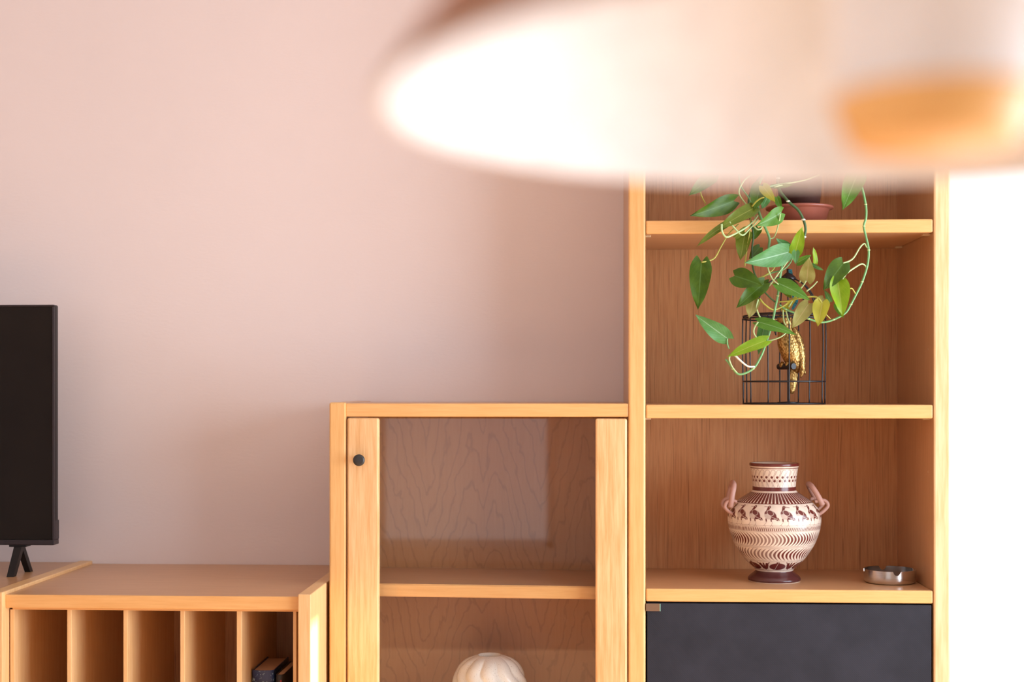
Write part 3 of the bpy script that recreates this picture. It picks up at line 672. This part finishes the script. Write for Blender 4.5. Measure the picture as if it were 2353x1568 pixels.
def pothos():
    YP = 3.392; pc = at(1837, 503, YP); pc.z = zu[1]
    root = thing('potted_pothos', pc, 'trailing pothos with heart-shaped leaves in a dark pot on the upper shelf', 'plant')
    sc = FPX / YP
    terr = plain('terracotta_plastic', (0.30, 0.085, 0.055), .38); potm = plain('brown_plastic_pot', (0.075, 0.030, 0.024), .32)
    bm = bmesh.new(); lathe(bm, [(.056, 0), (.060, .002), (.069, .032), (.0705, .0335), (.0775, .0345), (.0795, .0375), (.0775, .0405), (.068, .0400), (.058, .012), (.001, .010)], pc, 64); bm_obj('saucer', bm, terr, root, smooth=True)
    bm = bmesh.new(); lathe(bm, [(.040, .0095), (.044, .011), (.055, .125), (.059, .127), (.060, .150), (.056, .150), (.052, .132), (.001, .130)], pc, 64); bm_obj('pot', bm, potm, root, smooth=True)
    soil = plain('soil', (0.035, 0.02, 0.012), .9)
    bm = bmesh.new(); ellipsoid(bm, pc + Vector((0, 0, .132)), (.050, .050, .012)); bm_obj('soil', bm, soil, root, smooth=True)
    ptop = pc + Vector((-.02, -.03, .140))
    ST = {'g': plain('stem_green', (0.16, 0.36, 0.13), .4), 'p': plain('stem_pale', (0.42, 0.56, 0.24), .4), 'k': plain('stem_dark', (0.045, 0.10, 0.03), .4), 'y': plain('stem_yellow', (0.40, 0.38, 0.06), .4), 'w': plain('stem_sprout', (0.72, 0.72, 0.60), .4)}
    stems = [  # colour, radius, [(px, py, y)]
        ('g', .0026, [(1870, 345, 3.36), (1915, 360, 3.30), (1958, 392, 3.28), (1978, 425, 3.255), (1989, 470, 3.25), (1990, 500, 3.25), (1985, 520, 3.25), (1990, 545, 3.25), (1996, 575, 3.25), (1993, 610, 3.25), (1981, 648, 3.25), (1967, 677, 3.25), (1955, 700, 3.25), (1942, 720, 3.25), (1915, 735, 3.25), (1888, 741, 3.245), (1858, 733, 3.24), (1830, 721, 3.235), (1805, 711, 3.23), (1790, 700, 3.23)]),
        ('k', .0034, [(1815, 345, 3.36), (1795, 375, 3.31), (1788, 410, 3.285), (1790, 435, 3.28), (1811, 463, 3.262), (1833, 482, 3.26), (1846, 505, 3.262), (1851, 526, 3.262), (1848, 545, 3.262), (1841, 575, 3.26)]),
        ('g', .0028, [(1800, 345, 3.36), (1768, 380, 3.30), (1742, 430, 3.28), (1742, 480, 3.255), (1757, 520, 3.25), (1768, 548, 3.25), (1767, 575, 3.25), (1782, 600, 3.24), (1796, 606, 3.235), (1792, 640, 3.23), (1787, 680, 3.23), (1782, 704, 3.225), (1776, 735, 3.225), (1768, 765, 3.22), (1759, 792, 3.22), (1748, 820, 3.22), (1730, 848, 3.215), (1700, 861, 3.21), (1684, 848, 3.21), (1675, 835, 3.21), (1667, 826, 3.21)]),
        ('k', .0022, [(1795, 345, 3.36), (1755, 395, 3.29), (1722, 450, 3.28), (1724, 500, 3.255), (1731, 540, 3.25), (1728, 575, 3.245), (1731, 620, 3.24), (1742, 645, 3.235), (1752, 665, 3.23), (1770, 685, 3.23), (1782, 695, 3.23)]),
        ('p', .0018, [(1800, 350, 3.35), (1765, 392, 3.29), (1722, 405, 3.30), (1702, 428, 3.26), (1699, 447, 3.26), (1716, 472, 3.25), (1735, 500, 3.25)]),
        ('g', .0018, [(1790, 350, 3.35), (1710, 375, 3.29), (1700, 420, 3.27), (1722, 458, 3.26), (1733, 490, 3.25)]),
        ('p', .0021, [(1658, 515, 3.21), (1659, 532, 3.21), (1668, 545, 3.21), (1682, 541, 3.215), (1710, 526, 3.225), (1731, 509, 3.235), (1741, 496, 3.25)]),
        ('p', .0018, [(1676, 510, 3.22), (1690, 527, 3.22), (1706, 541, 3.22), (1722, 527, 3.235), (1742, 505, 3.25)]),
        ('y', .0016, [(1612, 603, 3.22), (1628, 600, 3.225), (1643, 592, 3.23), (1657, 567, 3.235), (1675, 537, 3.245), (1697, 515, 3.25)]),
        ('y', .0015, [(1609, 432, 3.25), (1611, 448, 3.245), (1622, 470, 3.24)]),
        ('y', .0016, [(1711, 612, 3.225), (1716, 575, 3.23), (1723, 528, 3.245), (1726, 480, 3.255)]),
        ('p', .0017, [(1937, 605, 3.23), (1950, 601, 3.235), (1962, 592, 3.24), (1976, 569, 3.245), (1986, 560, 3.25), (1990, 566, 3.25), (1995, 572, 3.25)]),
        ('p', .0018, [(1936, 642, 3.215), (1945, 629, 3.22), (1960, 618, 3.235), (1979, 607, 3.245), (1988, 611, 3.25), (1991, 619, 3.25)]),
        ('y', .0016, [(1947, 668, 3.225), (1957, 663, 3.24), (1966, 676, 3.25)]),
        ('y', .0020, [(1889, 698, 3.205), (1882, 688, 3.205), (1870, 682, 3.21), (1840, 685, 3.215), (1812, 692, 3.225), (1790, 694, 3.23)]),
        ('y', .0014, [(1858, 699, 3.21), (1872, 701, 3.215), (1886, 711, 3.225), (1908, 733, 3.245)]),
        ('g', .0018, [(1671, 778, 3.21), (1671, 790, 3.212), (1675, 802, 3.215)]),
        ('w', .0022, [(1687, 815, 3.205), (1700, 828, 3.205), (1718, 842, 3.207), (1734, 843, 3.212)]),
        ('p', .0018, [(1677, 815, 3.205), (1676, 828, 3.205), (1684, 846, 3.207), (1697, 861, 3.21)]),
        ('p', .0017, [(1742, 740, 3.205), (1733, 755, 3.207), (1733, 768, 3.21), (1744, 781, 3.212), (1758, 787, 3.218)]),
        ('p', .0018, [(1742, 688, 3.225), (1738, 705, 3.222), (1741, 718, 3.22), (1748, 732, 3.215), (1757, 745, 3.213), (1770, 757, 3.218)]),
        ('y', .0020, [(1745, 686, 3.228), (1756, 699, 3.225), (1775, 712, 3.225), (1792, 708, 3.228), (1815, 694, 3.23)]),
        ('p', .0016, [(1762, 606, 3.225), (1767, 625, 3.22), (1776, 643, 3.215), (1786, 652, 3.212), (1790, 655, 3.215)]),
        ('p', .0017, [(1757, 666, 3.228), (1772, 652, 3.228), (1790, 627, 3.23), (1806, 606, 3.235), (1820, 583, 3.245)]),
        ('y', .0018, [(1742, 640, 3.235), (1757, 634, 3.235), (1776, 620, 3.235), (1786, 602, 3.24)]),
        ('g', .0017, [(1750, 637, 3.238), (1775, 627, 3.238), (1800, 620, 3.24), (1816, 604, 3.245), (1822, 588, 3.25)]),
        ('p', .0016, [(1799, 713, 3.228), (1801, 738, 3.225), (1806, 748, 3.225)]),
        ('p', .0016, [(1806, 715, 3.228), (1811, 735, 3.226), (1816, 746, 3.224)]),
        ('p', .0016, [(1837, 650, 3.245), (1845, 634, 3.24), (1851, 622, 3.235)]),
        ('p', .0018, [(1812, 706, 3.23), (1833, 672, 3.225), (1846, 656, 3.22), (1852, 646, 3.215)]),
        ('p', .0015, [(1853, 670, 3.215), (1868, 658, 3.215), (1878, 647, 3.215)]),
        ('p', .0015, [(1793, 492, 3.225), (1790, 510, 3.23), (1785, 530, 3.24), (1778, 546, 3.25), (1770, 549, 3.25)]),
        ('p', .0018, [(1733, 521, 3.24), (1741, 528, 3.238), (1750, 524, 3.24), (1748, 510, 3.25)]),
        ('y', .0017, [(1728, 475, 3.235), (1737, 464, 3.225), (1748, 456, 3.218), (1756, 454, 3.215)]),
        ('g', .0018, [(1816, 420, 3.29), (1790, 424, 3.27), (1765, 430, 3.26)]),
        ('p', .0016, [(1883, 402, 3.32), (1850, 414, 3.29), (1816, 421, 3.28), (1780, 430, 3.262)]),
        ('p', .0016, [(1760, 785, 3.22), (1780, 780, 3.215), (1795, 774, 3.215), (1806, 766, 3.22)])]
    for c, r, pts in stems:
        W = [at(*p) for p in pts]; P = smoothpts(W, 5); n = len(P)
        bm = bmesh.new(); tube(bm, P, [r * (1.15 - .3 * i / n) for i in range(n)], 7)
        st = bm_obj('stem', bm, ST[c], root, smooth=True)
        if r > .0024:
            for q in W[2:-1:2 if c == 'k' else 2]:
                bm = bmesh.new(); ellipsoid(bm, q, (r * 1.45, r * 1.45, r * .8), None, 10, 6); bm_obj('stem_node', bm, ST['w'] if c == 'k' else ST['p'], st, smooth=True)
    # base px, tip px, apparent width px, depth at base, at tip, colour, roll, fold, droop
    leaves = [((1640, 402), (1586, 445), 34, 3.27, 3.22, 'd', .2, .15, .1), ((1686, 462), (1596, 498), 42, 3.25, 3.20, 'd', -.3, .25, .14), ((1734, 478), (1657, 515), 33, 3.24, 3.195, 'o', .3, .15, .25),
        ((1748, 426), (1733, 480), 40, 3.25, 3.225, 'd', .1, .15, .1), ((1753, 428), (1779, 462), 25, 3.235, 3.20, 'y', .1, .2, .1), ((1762, 456), (1751, 479), 20, 3.25, 3.24, 'g', .1, .1, .1), ((1785, 454), (1795, 483), 16, 3.255, 3.245, 'm', .1, .2, .05),
        ((1795, 489), (1746, 519), 36, 3.235, 3.20, 'm', -.35, .3, .16), ((1673, 513), (1602, 555), 17, 3.235, 3.20, 'o', .5, .2, .22), ((1712, 534), (1701, 597), 36, 3.25, 3.22, 'o', .2, .2, .05), ((1742, 524), (1729, 552), 22, 3.255, 3.245, 'd', .1, .2, .1),
        ((1811, 580), (1720, 606), 50, 3.235, 3.185, 'g', -.25, .2, .12), ((1746, 569), (1722, 594), 24, 3.255, 3.24, 'd', .1, .1, .1), ((1814, 573), (1785, 549), 22, 3.245, 3.225, 'g', .1, .2, .1), ((1826, 584), (1844, 522), 32, 3.24, 3.21, 'l', .2, .15, .05),
        ((1829, 578), (1828, 606), 18, 3.215, 3.20, 'g', .1, .35, .1), ((1832, 604), (1864, 587), 18, 3.225, 3.21, 'm', .2, .3, .1), ((1874, 605), (1870, 568), 11, 3.235, 3.215, 'l', .7, .2, .05), ((1854, 646), (1858, 594), 36, 3.225, 3.20, 't', -.15, .1, .1),
        ((1866, 608), (1892, 623), 9, 3.215, 3.205, 'g', .6, .2, .1), ((1612, 602), (1603, 711), 51, 3.225, 3.205, 'd', .1, .2, .06), ((1688, 634), (1750, 654), 46, 3.22, 3.19, 'd', -.2, .15, .12), ((1755, 652), (1693, 704), 38, 3.225, 3.195, 'd', .25, .3, .12),
        ((1733, 686), (1721, 731), 32, 3.23, 3.215, 't', .1, .15, .06), ((1788, 651), (1860, 682), 34, 3.215, 3.18, 'm', -.45, .2, .18), ((1937, 606), (1893, 664), 46, 3.23, 3.20, 'd', .15, .25, .1), ((1925, 645), (1937, 728), 44, 3.22, 3.205, 'l', -.2, .55, .04),
        ((1908, 693), (1895, 667), 13, 3.225, 3.215, 'g', .1, .2, .1), ((1890, 694), (1879, 749), 38, 3.205, 3.185, 'y', .15, .45, .08), ((1893, 686), (1875, 709), 26, 3.225, 3.215, 't', .1, .1, .1), ((1858, 699), (1820, 754), 36, 3.21, 3.195, 't', .1, .1, .06),
        ((1742, 740), (1827, 761), 27, 3.21, 3.175, 'm', -.4, .2, .22), ((1671, 778), (1600, 727), 40, 3.21, 3.18, 'g', -.15, .2, .1), ((1760, 783), (1673, 813), 29, 3.21, 3.185, 'l', .35, .2, .2), ((1757, 746), (1742, 816), 25, 3.235, 3.225, 'g', .2, .35, .05),
        ((1801, 662), (1818, 686), 16, 3.235, 3.225, 'o', .2, .2, .1), ((1972, 396), (1937, 480), 48, 3.255, 3.215, 'm', .1, .2, .06), ((1775, 428), (1824, 427), 11, 3.28, 3.26, 'm', .6, .1, .1), ((1922, 700), (1938, 731), 16, 3.235, 3.225, 'm', .2, .2, .1),
        ((1800, 712), (1835, 680), 14, 3.235, 3.22, 'y', .4, .2, .1), ((1690, 545), (1716, 520), 14, 3.24, 3.23, 'o', .5, .2, .1), ((1752, 655), (1768, 642), 13, 3.24, 3.235, 'd', .2, .2, .1)]
    for b, t, wpx, yb, yt, c, roll, fold, droop in leaves:
        B, T = at(*b, yb), at(*t, yt); wd = wpx * (yb + yt) / 2 / FPX
        me = leaf_mesh(B, T, wd, roll, fold, droop, .13); o = link('leaf', me, LEAF[c], root, smooth=True)
pothos()

# ------------------------------------------------------------------ wire birdcage
YC = 3.425
cc = at(1801.5, 928, YC); cc.z = zm[1]
kx = FPX / (YC * cy_ - cc.x * sy_)
def cz(py): return CAM_Z + (HOR - py) / kx
def birdcage():
    root = thing('birdcage', cc, 'black wire birdcage with a domed top on the middle shelf', 'birdcage')
    R = 94.0 / kx; zsld, zlow, ztop = cz(733), cz(877), cz(636); rw = .0016
    def ring(name, r, z, w_):
        bm = bmesh.new(); tube(bm, [(cc.x + r * math.cos(a), cc.y + r * math.sin(a), z) for a in [2 * math.pi * i / 64 for i in range(64)]], w_, 6, closed=True); bm_obj(name, bm, black_metal, root, smooth=True)
    ring('base_ring', R * .985, cc.z + .0018, .0018); ring('middle_ring', R * .99, zlow, .0017); ring('shoulder_ring', R, zsld, .0019); ring('shoulder_ring', R * .985, zsld + .0065, .0016); ring('dome_ring', R * .83, zsld + .0105, .0017)
    for dg in (-90, -61, -30, -1, 29, 58, 88, -121, 178, 151):
        a = math.radians(dg - 90); ux, uy = math.cos(a), math.sin(a)
        P = [(cc.x + ux * R * .985, cc.y + uy * R * .985, cc.z + .002), (cc.x + ux * R * .99, cc.y + uy * R * .99, zlow), (cc.x + ux * R * 1.01, cc.y + uy * R * 1.01, (zlow + zsld) / 2), (cc.x + ux * R, cc.y + uy * R, zsld)]
        bm = bmesh.new(); tube(bm, smoothpts(P, 4), rw, 6); bm_obj('wire', bm, black_metal, root, smooth=True)
        if dg in (-61, -1, 58, 178, -121, 88, 29):
            Q = [(cc.x + ux * R * k_, cc.y + uy * R * k_, zsld + .010 + (ztop - zsld - .010) * t) for k_, t in ((.83, 0), (.79, .25), (.70, .50), (.54, .74), (.33, .90), (.08, 1.0))]
            bm = bmesh.new(); tube(bm, smoothpts(Q, 5), rw, 6); bm_obj('dome_wire', bm, black_metal, root, smooth=True)
        S_ = [(cc.x + ux * R, cc.y + uy * R, zsld + .003), (cc.x + ux * R * .83, cc.y + uy * R * .83, zsld + .0105)]
        bm = bmesh.new(); tube(bm, S_, rw, 6); bm_obj('shoulder_wire', bm, black_metal, root, smooth=True)
    for k_ in (-.5, 0, .5):
        bm = bmesh.new(); hl = R * .985 * math.sqrt(1 - k_ * k_); tube(bm, [(cc.x - hl, cc.y + k_ * R, cc.z + .0022), (cc.x + hl, cc.y + k_ * R, cc.z + .0022)], .0013, 6); bm_obj('base_wire', bm, black_metal, root)
    bm = bmesh.new(); top = Vector((cc.x + .010, cc.y, 0)); lathe(bm, [(.020, ztop - .008), (.017, ztop - .001), (.009, ztop + .006), (.004, ztop + .010), (.004, ztop + .018), (.0001, ztop + .019)], (top.x, top.y, 0), 24); bm_obj('finial', bm, black_metal, root, smooth=True)
    k = NT('teal_glitter'); n = k.noise(k.obj(), 900, 2); k.l(k.ramp(n, [(.48, (0.006, 0.010, 0.012, 1)), (.62, (0.02, 0.26, 0.32, 1))]), k.b.inputs['Base Color']); k.b.inputs['Roughness'].default_value = .3
    bm = bmesh.new(); P = [at(1816, 619, YC - .004), at(1818, 645, YC - .004), at(1824, 672, YC - .004), at(1828, 694, YC - .004), at(1821, 712, YC - .004)]
    rows = []
    for q, w_ in zip(smoothpts(P, 4), np.interp(np.linspace(0, 1, 17), [0, .3, .7, 1], [.004, .006, .0065, .0025])):
        rows.append([bm.verts.new(q + Vector((-w_, -.0008, 0))), bm.verts.new(q + Vector((w_, -.0008, 0))), bm.verts.new(q + Vector((w_, .0008, 0))), bm.verts.new(q + Vector((-w_, .0008, 0)))])
    for A, B in zip(rows, rows[1:]):
        for i in range(4): bm.faces.new((A[i], A[(i + 1) % 4], B[(i + 1) % 4], B[i]))
    bm.faces.new(rows[0]); bm.faces.new(rows[-1]); o = bm_obj('ribbon', bm, k.m, root); o['label'] = 'dark ribbon with teal glitter'
birdcage()

# ------------------------------------------------------------------ golden parrot on its perch
def parrot():
    Yp = YC - .006; base = at(1811, 921, Yp); base.z = zm[1] + .0040
    root = thing('parrot_figurine', base, 'golden parrot figurine on a black perch inside the birdcage', 'figurine')
    k = NT('antique_gold'); vo = k.n('ShaderNodeTexVoronoi'); k.l(k.mapping(k.obj(), (1, 1, .62)), vo.inputs['Vector']); vo.inputs['Scale'].default_value = 270
    k.l(k.ramp(vo.outputs['Distance'], [(.25, (0.66, 0.43, 0.15, 1)), (.80, (0.24, 0.13, 0.035, 1))]), k.b.inputs['Base Color']); k.b.inputs['Metallic'].default_value = .85; k.b.inputs['Roughness'].default_value = .34
    k.bump(k.math('SUBTRACT', 1.0, vo.outputs['Distance']), .45, .002)
    W = lambda px, py, dy=0: at(px, py, Yp + dy)
    def loft(name, rows, mat, parent, n=24):
        bm = bmesh.new(); rings = []
        for (px, py, rx, ry, dy) in rows:
            c = W(px, py, dy); a_, b_ = rx / kx, ry / kx
            rings.append([bm.verts.new((c.x + a_ * math.cos(2 * math.pi * i / n), c.y + b_ * math.sin(2 * math.pi * i / n), c.z)) for i in range(n)])
        for A, B in zip(rings, rings[1:]):
            for i in range(n): bm.faces.new((A[i], A[(i + 1) % n], B[(i + 1) % n], B[i]))
        bm.faces.new(rings[0]); bm.faces.new(rings[-1]); return bm_obj(name, bm, mat, parent, smooth=True)
    body = loft('body', [(1806, 711, 2, 2, 0), (1805, 714, 8, 9, 0), (1804, 721, 14, 14, 0), (1803, 731, 17, 17, 0), (1804, 742, 17, 17, 0), (1806, 753, 17, 17, 0), (1808, 764, 20, 20, 0), (1811, 778, 25, 23, 0), (1814, 793, 27, 25, 0), (1817, 808, 26, 25, 0), (1820, 822, 23, 23, 0), (1823, 834, 19, 20, 0), (1827, 846, 13, 15, .002), (1830, 856, 6, 8, .003), (1831, 860, 1, 2, .003)], k.m, root)
    # folded wings
    for (rows, dy) in (([(1824, 752, 3, 5), (1828, 764, 9, 7), (1833, 780, 12, 9), (1838, 800, 11.5, 9), (1841, 820, 10, 8), (1843, 838, 8, 7), (1844, 852, 6, 5), (1842, 864, 3, 3), (1840, 869, 1, 1)], -.012), ([(1822, 756, 3, 5), (1828, 780, 9, 9), (1834, 810, 9, 9), (1843, 840, 6, 6), (1849, 856, 3, 3), (1850, 862, 1, 1)], .014)):
        loft('wing', [(*r, dy) for r in rows], k.m, root, 18)
    loft('tail', [(1826, 838, 7, 6, .002), (1825, 850, 9, 5, .002), (1823, 866, 10, 4, .001), (1822, 882, 9, 3, 0), (1821, 896, 7, 2.5, 0), (1820, 904, 4, 2, 0), (1820, 906, 1, 1, 0)], k.m, root, 16)
    bk = black_plastic; bm = bmesh.new()
    tube(bm, smoothpts([W(1797, 748, -.014), W(1788, 753, -.018), W(1782, 761, -.019), W(1783, 771, -.018)], 5), [.0075 - .0063 * i / 15 for i in range(16)], 12); o = bm_obj('beak', bm, bk, root, smooth=True); o['label'] = 'black hooked beak'
    for px in (1794, 1810):
        bm = bmesh.new(); ellipsoid(bm, W(px - 1, 727, -.0165), (.0028, .0018, .0028)); bm_obj('eye', bm, bk, root, smooth=True)
    for px, dy in ((1797, .004), (1810, -.012)):
        bm = bmesh.new(); ellipsoid(bm, W(px, 839, dy), (.0062, .0075, .0082)); fo = bm_obj('foot', bm, k.m, root, smooth=True)
    bm = bmesh.new(); tube(bm, [W(1790, 843, .018), W(1824, 842, -.030)], .0073, 20); bm_obj('perch', bm, black_metal, root, smooth=False)
    pz = W(1811, 843).z; bm = bmesh.new(); tube(bm, [(base.x, base.y, base.z), (base.x, base.y, pz)], .0022, 10); bm_obj('stand_pole', bm, black_metal, root)
    bm = bmesh.new(); lathe(bm, [(.0255, -.0008), (.0255, .0012), (.004, .0022)], base, 40, capt=True); bm_obj('stand_base', bm, black_metal, root)
parrot()
